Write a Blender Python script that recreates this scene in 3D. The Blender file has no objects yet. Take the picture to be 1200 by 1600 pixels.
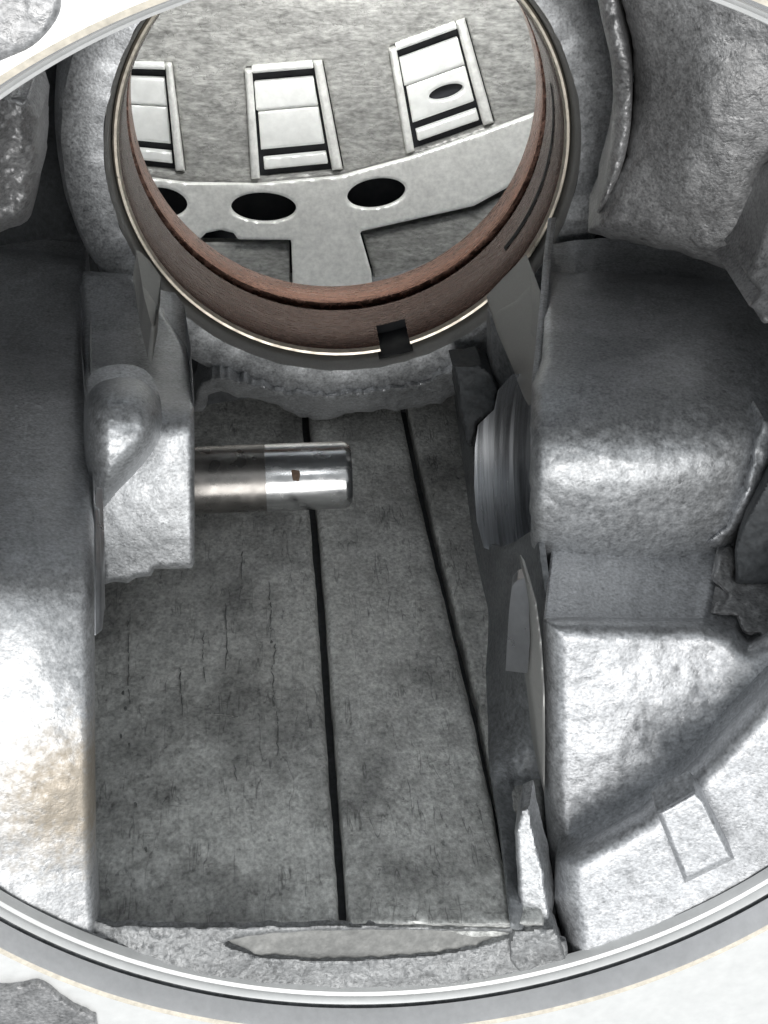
import bpy, math, random
import numpy as np
from mathutils import Matrix, Vector, noise as mnoise

random.seed(4); RNG = np.random.default_rng(4)
scn = bpy.context.scene
COL = scn.collection

# ------------------------------------------------------------------ camera
# Housing frame: u right, v across the opening, w axial depth (down into the
# housing). One unit = 10 cm. World: X = u, Y = v, Z = -w.
F = 2200.0                      # focal length in photograph pixels (1200 x 1600)
S = 0.1
Z0 = 0.45                       # camera height above the bench
n_ = np.array([362 - 600, 800 + 790, F]); n_ /= np.linalg.norm(n_)
ex = np.array([math.cos(-.02), math.sin(-.02), 0]); U_ = ex - ex @ n_ * n_; U_ /= np.linalg.norm(U_)
ey = np.array([0, 1., 0]); V_ = ey - ey @ n_ * n_ - ey @ U_ * U_; V_ /= np.linalg.norm(V_)

cam_data = bpy.data.cameras.new('camera')
cam = bpy.data.objects.new('camera', cam_data); COL.objects.link(cam)
cam_data.sensor_fit = 'VERTICAL'; cam_data.sensor_height = 24
cam_data.lens = 24 * F / 1600
cam_data.clip_start = 0.005; cam_data.clip_end = 20
M = Matrix.Identity(4)
for i in range(3):
    for j, a in enumerate((U_, V_, -n_)):
        M[j][i] = a[i] * (-1 if i == 2 else 1)
M[2][3] = Z0
cam.matrix_world = M
scn.camera = cam

# ------------------------------------------------------------------ light
world = bpy.data.worlds.new('World'); scn.world = world; world.use_nodes = True
bg = world.node_tree.nodes['Background']
bg.inputs[0].default_value = (0.92, 0.97, 1.0, 1); bg.inputs[1].default_value = 0.6

def area(name, loc, aim, power, sx, sy, col=(1, 1, 1)):
    d = bpy.data.lights.new(name, 'AREA'); d.shape = 'RECTANGLE'; d.size = sx; d.size_y = sy
    d.energy = power; d.color = col
    o = bpy.data.objects.new(name, d); COL.objects.link(o); o.location = loc
    o.rotation_euler = (Vector(aim) - Vector(loc)).to_track_quat('-Z', 'Y').to_euler()
    return o
area('work_lamp', (0.02, -0.12, 1.0), (0.015, -0.085, 0.3), 4.1, 0.55, 0.4, (1, .985, .96))
area('added_fill_lamp', (0.2, 0.62, 1.0), (0.03, -0.11, 0.3), 0.6, 0.16, 0.10, (.95, .98, 1))  # added lamp: glints on bore and pin, extra fill on the floor
area('added_rear_fill', (0.02, -0.03, 0.215), (0.0, -0.11, 0.15), 0.4, 0.06, 0.03, (1, 1, .98))  # unseen lamp added behind the collar to brighten the port plate

vs = scn.view_settings
vs.view_transform = 'Standard'; vs.look = 'None'; vs.gamma = 1; vs.use_curve_mapping = False
vs.exposure = 0.0

# ------------------------------------------------------------------ materials
def new_mat(name):
    m = bpy.data.materials.new(name); m.use_nodes = True
    return m, m.node_tree.nodes, m.node_tree.links, m.node_tree.nodes['Principled BSDF']

def cast_mat(name, col, rough=.5, metal=.8, grain=1500, bump=.5, var=.25, stain=None, big=120, dist=.0003, streak=None, hair=0, pits=0, rvar=.1, con=.14, dirt=0):
    m, N, L, P = new_mat(name)
    tc = N.new('ShaderNodeTexCoord'); co = tc.outputs['Object']
    if streak:
        mp = N.new('ShaderNodeMapping'); mp.inputs['Scale'].default_value = streak
        L.new(co, mp.inputs[0]); co = mp.outputs[0]
    def nz(scale, detail=4, ro=.6):
        t = N.new('ShaderNodeTexNoise'); t.inputs['Scale'].default_value = scale
        t.inputs['Detail'].default_value = detail; t.inputs['Roughness'].default_value = ro
        L.new(co, t.inputs['Vector']); return t.outputs[0]
    def math_(op, a, b):
        t = N.new('ShaderNodeMath'); t.operation = op
        for k, x in enumerate((a, b)):
            if isinstance(x, (int, float)): t.inputs[k].default_value = x
            else: L.new(x, t.inputs[k])
        return t.outputs[0]
    fine = nz(grain, 2, .6); mid = nz(grain * .4, 2, .55); large = nz(big, 3, .6)
    tone = math_('ADD', math_('MULTIPLY', fine, .5), math_('ADD', math_('MULTIPLY', mid, .28), math_('MULTIPLY', large, .22)))
    mr = N.new('ShaderNodeMapRange'); mr.inputs[1].default_value = .5 - con; mr.inputs[2].default_value = .5 + con
    mr.inputs[3].default_value = 1 - var; mr.inputs[4].default_value = 1 + var
    L.new(tone, mr.inputs[0])
    mx = N.new('ShaderNodeMix'); mx.data_type = 'RGBA'; mx.blend_type = 'MULTIPLY'; mx.inputs['Factor'].default_value = 1
    mx.inputs['A'].default_value = (*col, 1)
    L.new(mr.outputs[0], mx.inputs['B']); out = mx.outputs['Result']
    if dirt:
        dn = nz(55, 4, .65)
        dr = N.new('ShaderNodeMapRange'); dr.inputs[1].default_value = .46; dr.inputs[2].default_value = .64
        dr.inputs[3].default_value = 1; dr.inputs[4].default_value = 1 - dirt; L.new(dn, dr.inputs[0])
        md = N.new('ShaderNodeMix'); md.data_type = 'RGBA'; md.blend_type = 'MULTIPLY'; md.inputs['Factor'].default_value = 1
        L.new(out, md.inputs['A']); L.new(dr.outputs[0], md.inputs['B']); out = md.outputs['Result']
    if stain:
        scol, loc, rad = stain
        vd = N.new('ShaderNodeVectorMath'); vd.operation = 'DISTANCE'; vd.inputs[1].default_value = loc
        L.new(tc.outputs['Object'], vd.inputs[0])
        q = math_('SUBTRACT', math_('ADD', math_('MULTIPLY', mid, 1.2), .35), math_('DIVIDE', vd.outputs['Value'], rad))
        r2 = N.new('ShaderNodeMapRange'); r2.inputs[1].default_value = -.1; r2.inputs[2].default_value = .6; r2.inputs[4].default_value = .8
        L.new(q, r2.inputs[0])
        m2 = N.new('ShaderNodeMix'); m2.data_type = 'RGBA'; L.new(r2.outputs[0], m2.inputs['Factor'])
        L.new(out, m2.inputs['A']); m2.inputs['B'].default_value = (*scol, 1); out = m2.outputs['Result']
    h = math_('ADD', fine, math_('MULTIPLY', mid, .7))
    if hair or pits:
        darks = None
        def aniso(sc, scale):
            mp2 = N.new('ShaderNodeMapping'); mp2.inputs['Scale'].default_value = sc; L.new(tc.outputs['Object'], mp2.inputs[0])
            t = N.new('ShaderNodeTexNoise'); t.inputs['Scale'].default_value = scale; t.inputs['Detail'].default_value = 3
            t.inputs['Roughness'].default_value = .55; L.new(mp2.outputs[0], t.inputs['Vector']); return t.outputs[0]
        def ramp(x, a, b, lo, hi):
            t = N.new('ShaderNodeMapRange'); t.inputs[1].default_value = a; t.inputs[2].default_value = b
            t.inputs[3].default_value = lo; t.inputs[4].default_value = hi; L.new(x, t.inputs[0]); return t.outputs[0]
        lines = []
        if hair:
            g2 = nz(230, 2, .5)
            v1 = ramp(math_('ABSOLUTE', math_('SUBTRACT', aniso((1, 1, .13), 330), .5), 0), 0, .012, 1, 0)
            h1 = ramp(math_('ABSOLUTE', math_('SUBTRACT', aniso((.2, 1, 1), 420), .5), 0), 0, .010, 1, 0)
            lines.append(math_('MULTIPLY', math_('MAXIMUM', math_('MULTIPLY', v1, ramp(g2, .46, .56, 0, 1)), math_('MULTIPLY', h1, ramp(g2, .54, .62, 0, .8))), hair))
        if pits:
            lines.append(math_('MULTIPLY', ramp(aniso((1, 1, .7), 950), .66, .72, 0, 1), pits))
        ck = lines[0] if len(lines) == 1 else math_('MAXIMUM', lines[0], lines[1])
        h = math_('SUBTRACT', h, math_('MULTIPLY', ck, 1.2))
        m3 = N.new('ShaderNodeMix'); m3.data_type = 'RGBA'; m3.blend_type = 'MULTIPLY'
        L.new(ck, m3.inputs['Factor']); L.new(out, m3.inputs['A']); m3.inputs['B'].default_value = (.2, .2, .2, 1)
        out = m3.outputs['Result']
    L.new(out, P.inputs['Base Color'])
    b = N.new('ShaderNodeBump'); b.inputs['Strength'].default_value = bump; b.inputs['Distance'].default_value = dist
    L.new(h, b.inputs['Height']); L.new(b.outputs[0], P.inputs['Normal'])
    rr = N.new('ShaderNodeMapRange'); rr.inputs[1].default_value = .3; rr.inputs[2].default_value = .7
    rr.inputs[3].default_value = rough - rvar; rr.inputs[4].default_value = rough + rvar
    L.new(mid, rr.inputs[0]); L.new(rr.outputs[0], P.inputs['Roughness'])
    P.inputs['Metallic'].default_value = metal
    return m

def _spot(px, py, w):
    r = np.array([px - 600, 800 - py, F]); k = w / (r @ n_)
    return np.array([r @ U_ * k * S, r @ V_ * k * S, Z0 - w * S])
STAIN = tuple(_spot(120, 1235, 1.12) - np.array([.0145, -.0872, 0]))
MAT = {
 'cast':   cast_mat('cast_aluminium', (.455, .466, .48), .46, .7, grain=2600, bump=.18, var=.38, pits=.35, dirt=.25, dist=.00022),
 'bright': cast_mat('blasted_aluminium', (.50, .51, .528), .46, .7, grain=2600, bump=.2, var=.36, pits=.35, dirt=.22, dist=.00022),
 'stained': cast_mat('blasted_aluminium_with_oil_stain', (.53, .538, .55), .46, .7, grain=2600, bump=.2, var=.34, pits=.3, dirt=.2, dist=.00022,
                     stain=((.30, .25, .185), STAIN, .011)),
 'rough':  cast_mat('rough_sand_cast_aluminium', (.39, .39, .395), .48, .6, grain=2300, bump=.36, var=.42, dist=.00028, pits=.45, dirt=.3),
 'edge':   cast_mat('rough_cast_edge', (.28, .285, .29), .5, .5, grain=2200, bump=.45, var=.42, dist=.0003, pits=.4, dirt=.3),  # darker colour stands in for the edge tilting away from the light
 'floor':  cast_mat('dull_cast_aluminium_wall', (.67, .675, .655), .52, .35, grain=2000, bump=.32, var=.40, big=170, hair=.6, pits=.45, dirt=.5, streak=(1, 1, .85)),
 'crack':  cast_mat('shallow_casting_crack', (.20, .205, .20), .6, .25, grain=1700, bump=.4, var=.4),
 'dull':   cast_mat('shaded_cast_aluminium', (.25, .26, .27), .55, .6, grain=1500, bump=.5, var=.35),  # cast aluminium with the shade of walls and grooves put into its colour
 'dark':   cast_mat('recess_shade_metal', (.07, .075, .08), .7, .3, grain=1200, bump=.4, var=.3),  # shade of deep hollows painted as a near-black base colour
 'chamfer': cast_mat('turned_rim_chamfer', (.82, .82, .83), .42, .3, grain=1200, bump=.04, var=.06, rvar=.03),
 'crescent': cast_mat('smooth_cut', (.17, .172, .168), .5, .5, grain=1800, bump=.15, var=.15),
 'machined': cast_mat('machined_aluminium', (.58, .59, .61), .3, .9, grain=1200, bump=.05, var=.06, rvar=.03),
 'facet':  cast_mat('matt_milled_aluminium', (.34, .34, .33), .5, .6, grain=2500, bump=.05, var=.06, rvar=.03),
 'flange': cast_mat('machined_flange_face', (.88, .88, .87), .42, .5, grain=900, bump=.03, var=.04, rvar=.03),
 'tan':    cast_mat('gasket_residue', (.66, .61, .52), .6, .1, grain=1500, bump=.2, var=.2),
 'steel':  cast_mat('bright_steel', (.45, .45, .45), .22, 1, grain=900, bump=.03, var=.06, streak=(1, 1, 4)),
 'bore':   cast_mat('honed_bore_steel', (.58, .60, .63), .27, .9, grain=2600, bump=.06, var=.3, streak=(1, .03, .03), dist=.0001),
 'steel_dark': cast_mat('oiled_steel', (.20, .19, .18), .32, 1, grain=900, bump=.04, var=.1),
 'lip':    cast_mat('polished_bushing_lip', (.62, .565, .48), .36, .9, grain=1200, bump=.08, var=.15),
 'bronze': cast_mat('dark_bronze', (.10, .056, .043), .26, .8, grain=1500, bump=.12, var=.5, streak=(1, 1, 8)),
 'copper': cast_mat('worn_copper_bronze', (.34, .175, .125), .3, .85, grain=1300, bump=.12, var=.55, streak=(1, 1, 6)),
 'black':  cast_mat('opening_shade_black', (.006, .007, .01), .7, 0, grain=900, bump=.05, var=.1),  # black colour stands in for the shade inside holes and slots
 'pad':    cast_mat('polished_port_pad', (.88, .89, .87), .45, .35, grain=700, bump=.04, var=.06),
 'band':   cast_mat('machined_band', (.84, .84, .81), .45, .4, grain=900, bump=.08, var=.14),
 'plate':  cast_mat('grey_cast_plate', (.36, .36, .345), .55, .4, grain=1000, bump=.45, var=.4, streak=(.6, 1.3, 1), hair=.4, dirt=.25),
}

# ------------------------------------------------------------------ geometry helpers
def rays(P):
    P = np.asarray(P, float).reshape(-1, 2)
    r = np.c_[P[:, 0] - 600, 800 - P[:, 1], np.full(len(P), F)]
    return r @ U_, r @ V_, r @ n_
def to_uvw(P, w):
    a, b, c = rays(P); k = w / c
    return np.c_[a * k, b * k, c * k]
def to_world(uvw):
    uvw = np.asarray(uvw, float).reshape(-1, 3)
    return np.c_[uvw[:, 0] * S, uvw[:, 1] * S, Z0 - uvw[:, 2] * S]

def thing(name, label, cat, loc=(0, 0, 0), group=None):
    o = bpy.data.objects.new(name, None); COL.objects.link(o); o.location = loc
    o.empty_display_size = .01
    o['label'] = label; o['category'] = cat
    if group: o['group'] = group
    return o

def build(name, verts, faces, mat, parent=None, smooth=True, label=None, sharp=40):
    verts = np.asarray(verts, float)
    if parent is not None:
        off = np.zeros(3); p = parent
        while p is not None:
            off += np.array(p.location); p = p.parent
        verts = verts - off
    me = bpy.data.meshes.new(name)
    me.from_pydata(verts.tolist(), [], [list(map(int, f)) for f in faces]); me.update()
    if smooth:
        me.polygons.foreach_set('use_smooth', np.ones(len(me.polygons), bool))
        me.set_sharp_from_angle(angle=math.radians(sharp))
    me.materials.append(MAT[mat] if isinstance(mat, str) else mat)
    o = bpy.data.objects.new(name, me); COL.objects.link(o)
    o.parent = parent
    if label: o['label'] = label
    return o

def smooth_poly(pts, n=6, closed=True):
    P = np.asarray(pts, float); out = []
    m = len(P)
    for i in range(m):
        p0, p1, p2, p3 = P[(i - 1) % m], P[i], P[(i + 1) % m], P[(i + 2) % m]
        for t in np.linspace(0, 1, n, endpoint=False):
            out.append(.5 * (2 * p1 + (p2 - p0) * t + (2 * p0 - 5 * p1 + 4 * p2 - p3) * t * t + (3 * p1 - p0 - 3 * p2 + p3) * t ** 3))
    return np.array(out)
def dense(pts, d=6):
    P = np.asarray(pts, float); out = []
    for i in range(len(P)):
        a, b = P[i], P[(i + 1) % len(P)]; k = max(1, int(np.hypot(*(b - a)) / d))
        for t in range(k): out.append(a + (b - a) * t / k)
    return np.array(out)
def ragged(pts, amp=3, d=6, seed=0):
    P = dense(pts, d); r = np.random.default_rng(seed); k = r.normal(0, amp, P.shape)
    return P + .6 * k + .4 * np.roll(k, 1, 0)

def inside(P, poly):
    x, y = P[:, 0], P[:, 1]; r = np.zeros(len(P), bool); n = len(poly)
    for i in range(n):
        x1, y1 = poly[i]; x2, y2 = poly[(i + 1) % n]
        if y1 == y2: continue
        c = ((y1 > y) != (y2 > y)) & (x < (x2 - x1) * (y - y1) / (y2 - y1) + x1)
        r ^= c
    return r
def nearest(P, polys):
    best = np.full(len(P), 1e18); pt = np.zeros_like(P)
    for poly in polys:
        n = len(poly)
        for i in range(n):
            a, b = poly[i], poly[(i + 1) % n]; ab = b - a; l = ab @ ab
            if l < 1e-12: continue
            t = np.clip(((P - a) @ ab) / l, 0, 1); q = a + t[:, None] * ab
            d = ((P - q) ** 2).sum(1); m = d < best
            best[m] = d[m]; pt[m] = q[m]
    return np.sqrt(best), pt

def vnoise(P, wl, seed=0):
    """smooth 2D value noise in [-1, 1] at wavelength wl"""
    r = np.random.default_rng(1000 + seed); G = r.uniform(-1, 1, (256, 256))
    q = np.asarray(P, float) / wl + 500.37; i = np.floor(q).astype(int); f = q - i; f = f * f * (3 - 2 * f)
    g = lambda a, b: G[(i[:, 0] + a) % 256, (i[:, 1] + b) % 256]
    return (g(0, 0) * (1 - f[:, 0]) + g(1, 0) * f[:, 0]) * (1 - f[:, 1]) + (g(0, 1) * (1 - f[:, 0]) + g(1, 1) * f[:, 0]) * f[:, 1]

def tps(ctrl):
    c = np.asarray(ctrl, float); X = c[:, :2] / 500; n = len(c)
    def phi(d): return np.where(d > 1e-9, d * d * np.log(d + 1e-12), 0)
    K = phi(np.hypot(X[:, None, 0] - X[None, :, 0], X[:, None, 1] - X[None, :, 1])) + np.eye(n) * 1e-4
    Pm = np.c_[np.ones(n), X]
    A = np.block([[K, Pm], [Pm.T, np.zeros((3, 3))]])
    s = np.linalg.lstsq(A, np.r_[c[:, 2], 0, 0, 0], rcond=None)[0]
    def f(P):
        Q = np.asarray(P, float) / 500
        d = np.hypot(Q[:, None, 0] - X[None, :, 0], Q[:, None, 1] - X[None, :, 1])
        return phi(d) @ s[:n] + np.c_[np.ones(len(Q)), Q] @ s[n:]
    return f

def relief(name, outline, wf, mat, parent, step=4, depth=.3, bevel=8, drop=.012, lump=0.0000, lumpwl=30, holes=(),
           skirt=(0, 0, 1), seed=0, label=None, rows=1, sharp=50, su=0., wend=2.06, soft=False):
    """a casting face: its outline lies on the surface wf (axial depth), edges rounded over, walls going down along skirt"""
    poly = np.asarray(outline, float); polys = [poly] + [np.asarray(h, float) for h in holes]
    if not callable(wf): wf = tps(wf) if not np.isscalar(wf) else (lambda P, c=wf: np.full(len(P), c))
    lo = poly.min(0) - step; hi = poly.max(0) + step
    nx = int((hi[0] - lo[0]) / step) + 2; ny = int((hi[1] - lo[1]) / step) + 2
    gx, gy = np.meshgrid(lo[0] + np.arange(nx) * step, lo[1] + np.arange(ny) * step)
    P = np.c_[gx.ravel(), gy.ravel()]
    ins = inside(P, poly)
    for h in polys[1:]: ins &= ~inside(P, h)
    dist, near = nearest(P, polys)
    idx = np.arange(nx * ny).reshape(ny, nx)
    q = np.stack([idx[:-1, :-1], idx[1:, :-1], idx[1:, 1:], idx[:-1, 1:]], -1).reshape(-1, 4)
    keep = ins[q].sum(1) >= 2
    q = q[keep]
    used = np.unique(q)
    remap = np.full(nx * ny, -1); remap[used] = np.arange(len(used))
    q = remap[q]; P = P[used]; ins = ins[used]; dist = dist[used]; near = near[used]
    P = np.where(ins[:, None], P, near)
    # snap inside verts that sit on the border of the kept cells too
    e = np.concatenate([q[:, [0, 1]], q[:, [1, 2]], q[:, [2, 3]], q[:, [3, 0]]])
    es = np.sort(e, 1); uq, inv, cnt = np.unique(es, axis=0, return_inverse=True, return_counts=True)
    be = e[cnt[inv.ravel()] == 1]
    bv = np.unique(be)
    P[bv] = near[bv]; dist = np.where(ins, dist, 0); dist[bv] = 0
    w = wf(P)
    if lump: w = w + lump * (vnoise(P, lumpwl, seed) * .6 + vnoise(P, lumpwl * .45, seed + 1) * .4 + vnoise(P, lumpwl * .2, seed + 2) * .2)
    if bevel:
        t = np.clip(1 - dist / bevel, 0, 1); w = w + drop * (t * t * (3 - 2 * t) if soft else 1 - np.sqrt(np.maximum(0, 1 - t * t)))
    uvw = to_uvw(P, w)
    nv = len(P); faces = q.tolist(); allv = [uvw]
    sk = np.asarray(skirt, float) * depth
    loc = {v: i for i, v in enumerate(bv)}
    base = nv
    B = uvw[bv]; D = np.tile(sk, (len(bv), 1))
    if skirt[2] == 1:
        if wend and B[:, 2].min() < wend: D[:, 2] = np.maximum(np.minimum(depth, wend - B[:, 2]), .004)
        D[:, 0] += su * B[:, 0] / B[:, 2] * D[:, 2]
    for r_ in range(rows + 1): allv.append(B + D * (r_ / rows))
    m = len(bv)
    for a, b in be:
        a, b = loc[a], loc[b]
        for r_ in range(rows):
            faces.append([base + r_ * m + b, base + r_ * m + a, base + (r_ + 1) * m + a, base + (r_ + 1) * m + b])
    return build(name, to_world(np.concatenate(allv)), faces, mat, parent, label=label, sharp=sharp)

def lathe(name, cen, prof, mat, parent, segs=360, a0=0, a1=360, amp=0, seed=0, label=None, skip=None, sharp=35):
    """revolve (r, w) profile around the housing axis; cen may be a function of w"""
    full = abs(a1 - a0) >= 360; n = segs; A = np.radians(np.linspace(a0, a1, n + (0 if full else 1), endpoint=not full))
    V = []; 
    for k, (r, w) in enumerate(prof):
        rr = np.full(len(A), r); ww = np.full(len(A), w)
        if amp:
            P = np.c_[A * 300, np.full(len(A), k * 17.)]
            rr = rr + amp * vnoise(P, 22, seed + k % 3); ww = ww + amp * vnoise(P, 16, seed + 5 + k % 3)
        V.append(np.c_[cen[0] + rr * np.cos(A), cen[1] + rr * np.sin(A), ww])
    m = len(A); faces = []
    for k in range(len(prof) - 1):
        for i in range(m if full else m - 1):
            j = (i + 1) % m
            if skip and skip(k, math.degrees(A[i]) % 360): continue
            faces.append([k * m + i, k * m + j, (k + 1) * m + j, (k + 1) * m + i])
    return build(name, to_world(np.concatenate(V)), faces, mat, parent, label=label, sharp=sharp)

def ell(cx, cy, rx, ry, rot=0, n=40):
    t = np.linspace(0, 2 * np.pi, n, endpoint=False); c, s = math.cos(math.radians(rot)), math.sin(math.radians(rot))
    x, y = rx * np.cos(t), ry * np.sin(t)
    return np.c_[cx + x * c - y * s, cy + x * s + y * c]

def v_plane(v0, dv=0.):              # surface of constant v (a wall running along the depth)
    def f(P):
        a, b, c = rays(P); return (v0 * c / b)
    return f
def cyl_u(vc, wc, rho, far):         # cylinder with its axis along u
    def f(P):
        a, b, c = rays(P); b, c = b / c, np.ones_like(c)
        A = b * b + 1; B = -2 * (b * vc + wc); C = vc * vc + wc * wc - rho * rho
        D = np.sqrt(np.maximum(B * B - 4 * A * C, 0)); return (-B + (D if far else -D)) / (2 * A)
    return f

CR = (0.145, -0.872)                 # axis of the rim
CB = (0.138, -0.844)                 # axis of the bushing bore

# ================================================================== HOUSING
H = thing('cast_housing', 'cast aluminium machine housing with round rim, ribs and bosses seen into its open end', 'housing',
          (CR[0] * S, CR[1] * S, 0.0))

# rim: flange face, dark seal groove, lip
lathe('flange', CR, [(1.02, 1.16), (1.0, 1.0), (.634, 1.0), (.6275, 1.0)], 'flange', H, 400)
lathe('gasket_edge', CR, [(.6276, 1.0), (.622, 1.002)], 'tan', H, 400)
lathe('rim_chamfer', CR, [(.622, 1.002), (.6155, 1.027), (.6155, 1.0285)], 'chamfer', H, 400)
lathe('seal_groove', CR, [(.6155, 1.0285), (.622, 1.030), (.622, 1.033), (.6150, 1.0335)], 'dull', H, 400)
lathe('rim_lip', CR, [(.6150, 1.0335), (.6135, 1.0325), (.6095, 1.037), (.6090, 1.041), (.6055, 1.044), (.6040, 1.050), (.6035, 1.056)], 'flange', H, 400)
lathe('outer_wall', CR, [(.640, 1.02), (.66, 1.4), (.66, 2.5), (.62, 3.6)], 'dull', H, 200)

# rear web around the bore
lathe('rear_web', CB, [(.68, 2.22), (.56, 2.30), (.46, 2.36), (.40, 2.45)], 'dark', H, 220, amp=.006)  # shade behind the collar is in the dark colour

# collar
lathe('bore_collar', CB, [(.47, 2.40), (.455, 2.19), (.447, 2.14), (.436, 2.112), (.42, 2.102), (.388, 2.098), (.3715, 2.098)], 'cast', H, 420, amp=.0015)
lathe('bore_chamfer', CB, [(.3715, 2.098), (.3705, 2.099), (.3660, 2.108), (.3635, 2.125), (.3635, 2.39)], 'facet', H, 360)

# depth wall with two slots
VF = -1.385
fl = v_plane(VF)
relief('floor_base', [(120, 600), (840, 600), (840, 1452), (120, 1452)], v_plane(VF - .035), 'dark', H, step=20, bevel=0, depth=.01, skirt=(0, -1, 0))  # dark sheet paints the shade at the bottom of the slots
g1l = [(470, 600), (472, 660), (483, 800), (496, 950), (513, 1200), (531, 1447)]
g1r = [(543, 1447), (525, 1200), (508, 950), (495, 800), (483, 660), (481, 600)]
g2l = [(618, 600), (625, 640), (652, 770), (690, 925), (733, 1100), (768, 1262), (795, 1400), (800, 1447)]
g2r = [(806, 1447), (802, 1400), (777, 1262), (745, 1100), (702, 925), (664, 770), (637, 640), (630, 600)]
fk = dict(step=4, bevel=7, drop=.012, lump=0.0018, lumpwl=46, depth=.05, skirt=(0, -1, 0))
relief('floor_panel', ragged([(125, 600)] + g1l + [(125, 1447)], .7, 12, 1), fl, 'floor', H, seed=1, **fk)
relief('floor_panel', ragged(g2l + g1r, .7, 12, 2), fl, 'floor', H, seed=2, **fk)
relief('floor_panel', ragged([(850, 600), (850, 1447)] + g2r, .7, 12, 3), fl, 'floor', H, seed=3, **fk)

rp = random.Random(8)
for x, y, r in [(192, 1082, 4), (196, 1106, 4), (189, 1150, 4), (202, 1163, 3.5), (212, 1256, 4), (228, 1326, 4), (424, 1002, 3)]:
    t = [rp.uniform(.5, 1.1) for _ in range(7)]
    relief('casting_pit', [(x + r * t[k] * math.cos(k * .9) * .8, y + r * t[k] * math.sin(k * .9)) for k in range(7)], lambda P: fl(P) - .0035, 'crack', H, step=1.5, depth=.002, bevel=0, skirt=(0, -1, 0))
for c_ in [[(199, 968), (201, 1010), (200, 1060), (203, 1100)], [(352, 940), (355, 1000), (352, 1045)], [(281, 1040), (283, 1075), (286, 1120)], [(318, 985), (316, 1020), (321, 1065)],
           [(430, 1005), (426, 1045), (428, 1090), (434, 1130), (433, 1180)], [(321, 1114), (345, 1115), (372, 1119)], [(378, 860), (377, 905)], [(365, 1190), (371, 1225)], [(420, 905), (424, 950), (423, 995)]]:
    L_ = dense(c_, 6)[:-3] if False else np.array(c_, float)
    P_ = []
    for a_, b_ in zip(L_[:-1], L_[1:]):
        for t_ in np.linspace(0, 1, 8, endpoint=False): P_.append(a_ + (b_ - a_) * t_ + np.array([rp.gauss(0, .9), rp.gauss(0, .5)]))
    P_ = np.array(P_ + [L_[-1]]); hw = np.array([[rp.uniform(.25, .9)] for _ in P_]); hw[0] = hw[-1] = .3
    dirn = np.array([1., .25]) if abs(c_[-1][1] - c_[0][1]) > 20 else np.array([.1, 1.])
    relief('casting_crack', np.concatenate([P_ - hw * dirn, (P_ + hw * dirn)[::-1]]), lambda P: fl(P) - .003, 'crack', H, step=1.2, depth=.002, bevel=0, skirt=(0, -1, 0))

# crescent cut and rough edge at the near end of the depth wall
CRES = smooth_poly([(352, 1472), (430, 1458), (540, 1453), (700, 1454), (796, 1458), (765, 1473), (690, 1489), (560, 1500), (450, 1498), (390, 1489)], 5)
EDGE = tps([(150, 1440, 1.071), (800, 1450, 1.068), (500, 1447, 1.069), (150, 1486, 1.053), (500, 1560, 1.046), (850, 1510, 1.05)])
relief('cast_edge', ragged([(140, 1440), (220, 1446), (340, 1448), (540, 1446), (800, 1449), (885, 1470), (890, 1525), (800, 1560), (700, 1580), (600, 1590), (450, 1584), (300, 1556), (130, 1500)], 2, 10, 3),
       EDGE, 'edge', H, step=2.5, depth=.006, bevel=5, drop=.003, lump=0.0025, lumpwl=26, seed=9, holes=[ragged(CRES, .9, 8, 71)])
relief('crescent_cut', np.mean(CRES, 0) + (CRES - np.mean(CRES, 0)) * np.array([1.02, 1.25]), lambda P: EDGE(P) + .0045 + .004 * np.clip((1490 - P[:, 1]) / 40, 0, 1), 'crescent', H, step=3, depth=.003, bevel=0)

# left ledge
relief('side_ledge', [(-120, 380), (60, 392), (128, 405), (134, 470), (138, 600), (146, 700), (149, 800), (148, 1000), (149, 1200), (151, 1350), (158, 1440), (150, 1505), (80, 1482), (0, 1442), (-120, 1380)],
       [(-100, 1390, 1.05), (0, 1430, 1.048), (150, 1490, 1.05), (-100, 1200, 1.10), (150, 1200, 1.118), (-100, 1000, 1.17), (150, 1000, 1.19), (-100, 860, 1.25), (150, 860, 1.28),
        (-100, 770, 1.40), (150, 770, 1.43), (-100, 600, 1.73), (150, 600, 1.77), (-100, 480, 2.0), (150, 480, 2.04), (-100, 400, 2.18), (150, 400, 2.22)],
       'stained', H, step=4, su=0.6, wend=2.3, depth=.5, bevel=20, drop=.03, lump=0.0011, lumpwl=40, seed=11)
relief('thin_fin', [(147, 790), (156, 795), (159, 880), (160, 984), (148, 994)], [(150, 790, 1.35), (158, 790, 1.355), (150, 900, 1.23), (155, 990, 1.175)], 'machined', H, step=2.5, depth=.04, bevel=3, drop=.003)

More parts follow.
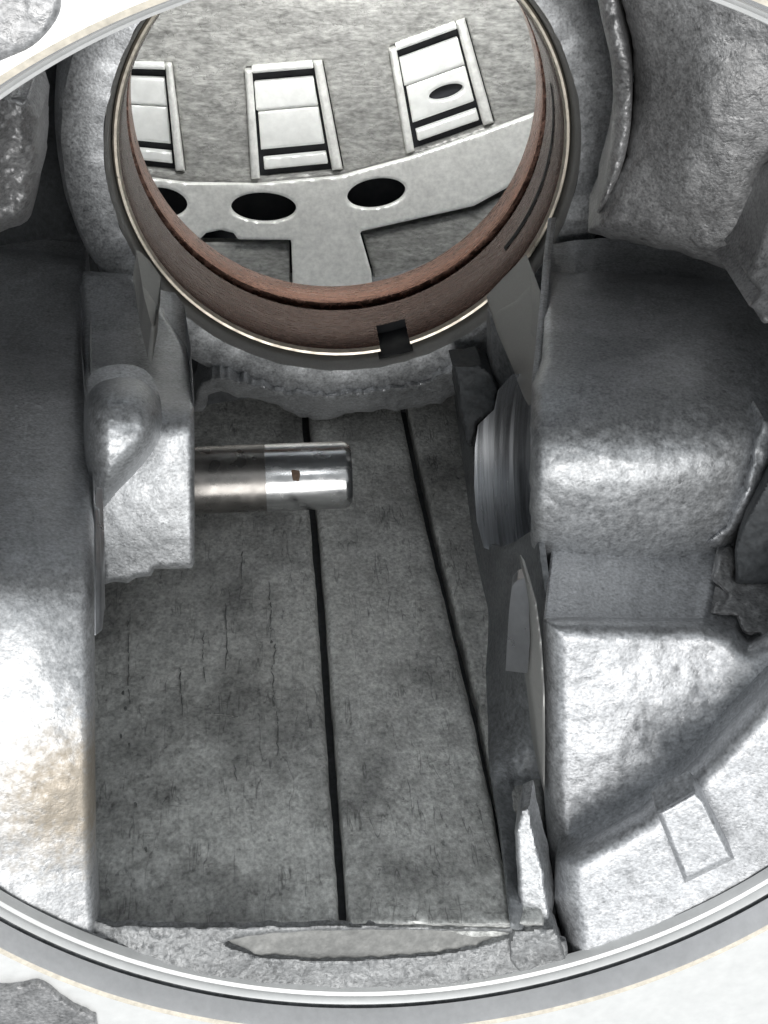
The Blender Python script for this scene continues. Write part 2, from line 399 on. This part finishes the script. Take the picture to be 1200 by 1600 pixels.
# left pin boss
PV, PW, PR = -1.127, 1.65, .0478
BOSS = [(x, y, w + (.02 if x > 280 and y < 640 else 0)) for x in (140, 220, 300) for y, w in ((430, 2.06), (540, 1.85), (600, 1.67), (640, 1.56), (700, 1.515), (760, 1.495), (800, 1.487), (850, 1.48), (905, 1.475))]
relief('pin_boss', [(128, 425), (205, 430), (250, 480), (292, 545), (303, 620), (304, 700), (304, 880), (300, 888), (242, 889), (236, 900), (212, 903), (200, 911), (178, 909), (160, 914), (150, 800), (140, 700), (130, 560)],
       BOSS,
       'cast', H, step=3, su=0.9, depth=.14, bevel=9, drop=.012, lump=0.0006, lumpwl=24, seed=21)
bossw = tps(BOSS)
relief('boss_bump', smooth_poly([(134, 650), (146, 604), (190, 590), (232, 602), (253, 648), (247, 694), (218, 734), (186, 768), (158, 796), (136, 740)], 5),
       [(140, 590, 1.53), (250, 590, 1.55), (140, 640, 1.472), (250, 640, 1.485), (140, 700, 1.445), (250, 700, 1.46), (150, 800, 1.44)], 'cast', H, step=2.5, su=.9, depth=.035, bevel=40, drop=.07, lump=.001, lumpwl=22, seed=23)
relief('milled_facet', [(207, 432), (228, 452), (247, 480), (246, 520), (237, 566), (231, 560), (220, 515)], [(207, 432, 1.965), (247, 480, 1.90), (235, 565, 1.70)], 'facet', H, step=3, depth=.1, bevel=2, drop=.002)

# right outer ledge with its square pad
AW = [(870, 1510, 1.05), (870, 1340, 1.088), (1250, 1000, 1.115), (1250, 1370, 1.05), (1050, 1465, 1.05), (1050, 1230, 1.095)]
relief('rim_ledge', ragged([(868, 1340), (885, 1326), (930, 1302), (1000, 1262), (1050, 1222), (1100, 1172), (1160, 1108), (1200, 1062), (1290, 940), (1340, 1340), (1250, 1392), (1200, 1418), (1050, 1486), (880, 1540), (876, 1450), (864, 1400)], .5, 14, 77),
       AW, 'bright', H, step=4, su=1.02, depth=.16, bevel=48, drop=.055, lump=0.0008, lumpwl=34, seed=31)
aw = tps(AW)
relief('square_pad', [(1026, 1268), (1086, 1234), (1102, 1250), (1148, 1342), (1070, 1380)], lambda P: aw(P) - .03, 'bright', H, step=1.5, depth=.03, bevel=8, drop=.012, lump=0.0005, seed=33)

# right pocket floor
relief('pocket_ledge', ragged([(849, 966), (900, 964), (1000, 966), (1100, 966), (1150, 980), (1170, 1000), (1250, 960), (1280, 1100), (1050, 1330), (860, 1380), (850, 1240)], 0, 12, 77),
       [(850, 966, 1.232), (1150, 985, 1.228), (850, 1020, 1.228), (1100, 1030, 1.225), (860, 1240, 1.185), (1110, 1090, 1.205), (1000, 1080, 1.212), (950, 1160, 1.195), (1250, 1000, 1.19), (1000, 1280, 1.165), (860, 1350, 1.155)],
       'bright', H, step=4, su=1.02, depth=.4, bevel=40, drop=.045, lump=0.0014, lumpwl=36, seed=41)

# right pin boss (broad)
relief('bearing_boss', ragged([(846, 425), (1000, 428), (1165, 440), (1185, 470), (1240, 560), (1200, 660), (1165, 770), (1150, 840), (1140, 905), (950, 905), (836, 905), (829, 846), (828, 760), (829, 660), (832, 600), (846, 560)], 1.3, 9, 77),
       [(840, 905, 1.425), (1140, 905, 1.425), (840, 848, 1.405), (1130, 848, 1.405), (840, 770, 1.39), (1150, 770, 1.39), (840, 680, 1.42), (1170, 680, 1.42), (840, 610, 1.50), (1170, 610, 1.50), (840, 540, 1.625), (1170, 540, 1.625), (840, 480, 1.76), (1170, 480, 1.76), (840, 430, 1.92), (1170, 430, 1.92)],
       'cast', H, step=4, su=1.02, depth=.6, bevel=20, drop=.03, lump=0.0014, lumpwl=30, seed=51)
relief('cast_lump', ragged([(1168, 430), (1185, 380), (1215, 290), (1260, 290), (1260, 520), (1195, 505), (1172, 480), (1186, 455)], 3, 8, 5), [(1170, 430, 1.62), (1260, 290, 1.6), (1260, 520, 1.5), (1180, 500, 1.55)], 'rough', H, step=3, depth=.3, bevel=8, drop=.015, lump=0.0036, seed=53)
relief('boss_edge', ragged([(1190, 650), (1215, 660), (1205, 720), (1160, 815), (1128, 852), (1100, 848), (1135, 822), (1165, 762)], 1.5, 8, 6), [(1190, 650, 1.42), (1160, 780, 1.375), (1160, 830, 1.385), (1100, 846, 1.395)], 'bright', H, step=3, depth=.04, bevel=7, drop=.012, lump=.002, seed=55)
relief('flash_edge', ragged([(1122, 862), (1148, 852), (1152, 905), (1215, 912), (1215, 1000), (1165, 990), (1150, 965), (1110, 955), (1140, 930), (1112, 905)], 3, 7, 7), [(1120, 860, 1.39), (1150, 900, 1.35), (1210, 912, 1.34), (1160, 990, 1.245)], 'rough', H, step=3, su=1, depth=.05, bevel=6, drop=.01, lump=.004, seed=57)
relief('recess_shade', [(1150, 912), (1148, 858), (1162, 815), (1240, 680), (1240, 912)], 1.33, 'dark', H, step=3, su=1, depth=.1, bevel=6, drop=.01, lump=.006, seed=58)  # dark sheet standing in for the shade inside an opening

# right side wall below the machined bore
def wallw():
    ctrl = [(832, 600, 1.56), (832, 700, 1.46), (834, 846, 1.43), (850, 970, 1.31), (852, 1100, 1.30), (852, 1235, 1.285), (868, 1400, 1.15), (880, 1500, 1.10)]
    for p in [(709, 620), (727, 740), (745, 870), (765, 960), (762, 1050), (767, 1200), (785, 1300), (800, 1440)]:
        ctrl.append((*p, float(fl(np.array([p]))[0]) - .01))
    return tps(ctrl)
ww = wallw()
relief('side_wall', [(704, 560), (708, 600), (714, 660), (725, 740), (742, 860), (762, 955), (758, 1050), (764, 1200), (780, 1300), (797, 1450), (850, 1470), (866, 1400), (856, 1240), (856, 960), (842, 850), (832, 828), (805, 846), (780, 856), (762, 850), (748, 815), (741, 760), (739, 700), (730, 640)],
       ww, 'dull', H, step=4, depth=.008, bevel=5, drop=.006, lump=0.0027, lumpwl=30, seed=61, skirt=(1, 0, .3))  # wall turned from the opening, its shade put into the colour
relief('bearing_bore', [(742, 700), (747, 664), (772, 640), (778, 610), (800, 585), (834, 600), (836, 700), (836, 840), (806, 858), (778, 864), (756, 856), (745, 815), (741, 760)],
       cyl_u(-1.15, 1.65, .17, True), 'bore', H, step=3, depth=.1, bevel=0, drop=.004, skirt=(1, 0, .2))
relief('bore_relief', ragged([(708, 572), (750, 566), (768, 580), (780, 606), (774, 640), (745, 664), (738, 700), (727, 690), (718, 640)], 1.5, 7, 8), [(708, 572, 2.0), (768, 580, 1.98), (740, 680, 1.93)], 'dark', H, step=3, depth=.1, bevel=4, drop=.01, lump=0.0027)  # dark colour stands for the shade in the hollow

# spot-faced crescent on the side wall
relief('spot_face', [(800, 916), (808, 907), (820, 903), (826, 940), (828, 1000), (824, 1052), (790, 1048), (792, 1010), (795, 960)], [(800, 912, 1.32), (824, 905, 1.31), (790, 1048, 1.27), (824, 1052, 1.24)], 'machined', H, step=2.5, su=1, depth=.02, bevel=0, drop=.003)
relief('spot_face_rim', [(821, 902), (830, 915), (838, 940), (846, 1000), (851, 1080), (852, 1160), (851, 1244), (842, 1200), (834, 1120), (825, 1053), (829, 1000), (827, 940)],
       [(821, 902, 1.30), (850, 1000, 1.24), (852, 1240, 1.20), (825, 1052, 1.255)], 'facet', H, step=2.5, depth=.05, bevel=4, drop=.004)
relief('step_ledge', ragged([(813, 1264), (828, 1258), (836, 1300), (850, 1360), (862, 1440), (812, 1448), (809, 1380), (804, 1300)], 0.7, 8, 9), [(820, 1260, 1.125), (855, 1440, 1.075), (810, 1445, 1.08)], 'cast', H, step=3, su=1.05, depth=.04, bevel=6, drop=.01, lump=0.0006, lumpwl=20)
relief('cast_edge', ragged([(800, 1456), (868, 1446), (884, 1500), (820, 1530), (796, 1500)], 2, 8, 14), [(800, 1456, 1.058), (868, 1446, 1.058), (820, 1530, 1.046)], 'edge', H, step=3, depth=.03, bevel=5, drop=.006, lump=0.0036, lumpwl=22)

# right milled facet beside the collar
relief('milled_facet', smooth_poly([(772, 497), (806, 470), (839, 440), (848, 505), (848, 565), (840, 604), (826, 634), (800, 572)], 3), [(772, 497, 1.98), (839, 440, 1.96), (826, 634, 1.72), (848, 560, 1.76)], 'facet', H, step=3, depth=.1, bevel=2, drop=.002)
relief('collar_web', [(764, 490), (778, 500), (800, 560), (828, 636), (805, 612), (786, 604), (768, 590)], [(764, 490, 2.03), (828, 636, 1.9), (768, 590, 2.0)], 'dull', H, step=3, depth=.1, bevel=3, drop=.005)

# ragged flash where the collar meets the depth wall
relief('casting_flash', ragged([(302, 645), (306, 612), (318, 596), (345, 588), (400, 600), (450, 614), (520, 618), (600, 608), (660, 596), (718, 570), (722, 612), (690, 628), (645, 640), (600, 642), (550, 648), (505, 655), (468, 652), (432, 632), (380, 620), (345, 614), (328, 618), (316, 642)], 2.2, 7, 10),
       [(302, 645, 2.15), (320, 600, 2.08), (520, 620, 2.085), (720, 575, 2.075), (500, 655, 2.17), (640, 640, 2.15), (380, 620, 2.10), (720, 612, 2.13)], 'cast', H, step=2.5, depth=.1, wend=2.3, bevel=7, drop=.015, lump=0.0045, lumpwl=20, seed=71)

# upper right block
relief('corner_block', ragged([(955, -60), (988, 60), (992, 150), (978, 240), (945, 305), (920, 362), (960, 374), (1060, 394), (1142, 424), (1160, 400), (1192, 330), (1202, 270), (1260, 200), (1260, -60)], 1.3, 9, 77),
       [(955, -60, 1.80), (985, 150, 1.84), (925, 360, 1.86), (1060, 390, 1.78), (1140, 420, 1.75), (1190, 300, 1.72), (1200, 100, 1.70), (1080, 150, 1.74), (1080, 280, 1.745)],
       'rough', H, step=4, su=0.9, depth=.5, bevel=30, drop=.06, lump=0.0023, lumpwl=40, seed=81)
relief('cast_rib', smooth_poly([(925, -60), (952, -40), (972, 40), (986, 110), (986, 190), (972, 262), (946, 320), (932, 330), (948, 270), (958, 190), (955, 100), (940, 30)], 4), [(930, -50, 1.84), (975, 100, 1.81), (980, 200, 1.82), (940, 320, 1.86)], 'rough', H, step=2, su=0.9, depth=.3, bevel=13, drop=.022, lump=0.006, lumpwl=20, seed=83)

# upper left lumps behind the rim
relief('cast_lump', ragged(smooth_poly([(-60, 120), (20, 150), (52, 165), (62, 220), (58, 290), (40, 345), (-10, 362), (-60, 350)], 4), 3, 9, 61), [(-40, 130, 1.8), (50, 170, 1.86), (55, 290, 1.9), (-20, 350, 1.9)], 'rough', H, step=3, depth=.3, bevel=26, drop=.06, lump=0.012, lumpwl=26, seed=91)

# cast patches on the flange
relief('flange_recess', ragged([(-60, 1536), (30, 1540), (60, 1536), (95, 1560), (150, 1590), (160, 1640), (-60, 1640)], 3, 9, 12), .992, 'rough', H, step=4, depth=.02, bevel=6, drop=.003, lump=0.0014, seed=95)
relief('flange_recess', smooth_poly([(-60, -40), (70, -30), (95, 10), (70, 55), (25, 85), (-60, 100)], 4), .99, 'rough', H, step=5, depth=.02, bevel=18, drop=.006, lump=0.0014, seed=96)

# ================================================================== BUSHING
Bu = thing('bronze_bushing', 'thin brown bronze bushing with steel lip and notch pressed into the large round bore', 'bushing', (CB[0] * S, CB[1] * S, Z0 - .25))
NA0, NA1 = 279.5, 288.5
notch = lambda k, a: NA0 < a < NA1
lathe('shell', CB, [(.3630, 2.37), (.3630, 2.20), (.3480, 2.20), (.3478, 2.272), (.360, 2.274), (.360, 2.298), (.3470, 2.300)], 'bronze', Bu, 420)
lathe('notched_edge', CB, [(.3630, 2.20), (.3630, 2.137), (.3615, 2.132)], 'steel_dark', Bu, 720, skip=notch)
lathe('notch', CB, [(.3632, 2.11), (.3630, 2.1985), (.3476, 2.1985)], 'black', Bu, 20, NA0 - .3, NA1 + .3)  # black liner paints the shade inside the notch
lathe('oil_slot', CB, [(.3472, 2.200), (.3472, 2.214)], 'black', Bu, 60, -36, 14)  # black strip on the surface, painting the slot's inner shade
lathe('lip', CB, [(.3615, 2.132), (.3585, 2.127), (.3545, 2.128), (.3515, 2.136)], 'lip', Bu, 720, skip=notch)
lathe('bearing_face', CB, [(.3515, 2.136), (.3485, 2.145), (.3480, 2.20)], 'bronze', Bu, 720, skip=notch)
lathe('wear_band', CB, [(.3470, 2.300), (.3462, 2.306), (.3465, 2.365), (.352, 2.375), (.3630, 2.37)], 'copper', Bu, 420)

# ================================================================== PIN
def pin_u(px): return to_uvw([(px, 742)], PW)[0][0]
u0, u1, u2 = pin_u(290), pin_u(415), pin_u(548)
Pn = thing('steel_pin', 'polished steel dowel pin with small rust spot sticking out of the left boss', 'pin', ((u0) * S, PV * S, Z0 - PW * S))
def rod(name, prof, mat, parent, cap=False):
    V = []; n = 96; A = np.linspace(0, 2 * np.pi, n, endpoint=False)
    for u, r in prof: V.append(np.c_[np.full(n, u), PV + r * np.cos(A), PW + r * np.sin(A)])
    f = [[k * n + i, k * n + (i + 1) % n, (k + 1) * n + (i + 1) % n, (k + 1) * n + i] for k in range(len(prof) - 1) for i in range(n)]
    if cap: f.append([(len(prof) - 1) * n + i for i in range(n)])
    return build(name, to_world(np.concatenate(V)), f, mat, parent)
rod('shank', [(u0, PR), (u1, PR)], 'steel_dark', Pn)
rod('tip', [(u1, PR * 1.002), (u2 - .010, PR * 1.002), (u2 - .004, PR * .96), (u2, PR * .88)], 'steel', Pn, cap=True)
def on_pin(px, py):
    a = cyl_u(PV, PW, PR * 1.006, False); P = np.array([(px, py)]); return to_uvw(P, a(P))[0]
relief('rust_spot', ragged([(455, 735), (468, 734), (469, 742), (466, 752), (457, 751)], .8, 3, 15), cyl_u(PV, PW, PR * 1.008, False),
       cast_mat('rust', (.07, .045, .03), .8, .1, grain=3000, bump=.2, var=.4), Pn, step=1.5, depth=.001, bevel=0)

# ================================================================== PLATE SEEN THROUGH THE BORE
DW = 3.0
c = to_uvw([(480, 200)], DW)[0]
Dr = thing('port_plate', 'pale grey plate with framed rectangular ports and dark holes seen through the round bore', 'plate', (c[0] * S, c[1] * S, Z0 - DW * S - .02))
relief('backing', [(40, -160), (960, -160), (960, 560), (40, 560)], DW + .07, 'black', Dr, step=30, bevel=0, depth=.05)  # black sheet gives the holes their painted shade
quads = [[(175, 96), (270, 98), (291, 270), (165, 256)],
         [(383, 104), (505, 94), (538, 266), (394, 280)],
         [(608, 72), (728, 28), (774, 192), (636, 240)]]
relief('cast_face', [(40, -160), (960, -160), (960, 140), (850, 180), (760, 213), (640, 255), (530, 284), (400, 296), (290, 292), (180, 278), (40, 246)],
       DW + .02, 'plate', Dr, step=4, wend=0, depth=.03, bevel=3, drop=.006, lump=0.0027, lumpwl=40, holes=[np.array(q, float) for q in quads], seed=101)
holes = [ell(250, 317, 43, 24, 6), ell(412, 324, 51, 23, 2), ell(588, 302, 46, 23, -9)]
relief('machined_band', [(40, 236), (180, 272), (290, 286), (400, 288), (530, 276), (640, 246), (760, 205), (850, 172), (960, 130), (960, 215), (850, 262), (740, 322), (562, 362), (580, 425), (590, 520), (460, 520), (455, 375), (372, 374), (365, 364), (345, 359), (322, 364), (312, 374), (40, 370)],
       DW, 'band', Dr, step=3, wend=0, depth=.008, bevel=3, drop=.004, lump=0.0009, lumpwl=50, holes=holes, seed=103)
relief('lower_face', [(40, 374), (452, 379), (457, 520), (40, 560)], DW + .022, 'plate', Dr, step=4, wend=0, depth=.02, bevel=3, drop=.005, lump=0.0018, seed=105)
relief('lower_face', [(566, 366), (745, 326), (860, 266), (960, 222), (960, 560), (592, 520), (583, 425)], DW + .022, 'plate', Dr, step=4, wend=0, depth=.02, bevel=3, drop=.005, lump=0.0018, seed=106)
def bil(q, s, t):
    q = np.array(q, float); return (q[0] * (1 - s) + q[1] * s) * (1 - t) + (q[3] * (1 - s) + q[2] * s) * t
def patch(q, s0, s1, t0, t1): return dense([bil(q, s0, t0), bil(q, s1, t0), bil(q, s1, t1), bil(q, s0, t1)], 8)
for k, q in enumerate(quads):
    wdw = bpy.data.objects.new('port', None); COL.objects.link(wdw); wdw.parent = Dr
    cc = to_world(to_uvw([bil(q, .5, .5)], DW))[0]; wdw.location = Vector(cc) - Dr.location; wdw.empty_display_size = .004
    kw = dict(step=2.5, bevel=2.5, drop=.004)
    relief('recess', patch(q, 0, 1, 0, 1), DW + .042, 'black', wdw, step=8, depth=.02, bevel=0)  # black sheet paints the shade in the gaps between bars and pads
    relief('top_bar', patch(q, .08, .86, .0, .065), DW + .01, 'pad', wdw, wend=0, depth=.012, **kw)
    relief('upper_pad', patch(q, .10, .84, .145, .40), DW + .02, 'pad', wdw, wend=0, depth=.012, **kw)
    hh = [ell(697, 144, 28, 11, -18)] if k == 2 else []
    relief('lower_pad', patch(q, .12, .84, .405, .745), DW + .024, 'pad', wdw, wend=0, depth=.012, holes=hh, **kw)
    relief('bottom_bar', patch(q, .14, .84, .825, .925), DW + .02, 'pad', wdw, wend=0, depth=.012, **kw)
    relief('rail', patch(q, -.01, .085, .03, 1.0), DW + .004, 'band', wdw, depth=.05, step=2, bevel=4, drop=.012)
    relief('rail', patch(q, .87, .985, .0, .99), DW + .004, 'band', wdw, depth=.05, step=2, bevel=5, drop=.014)
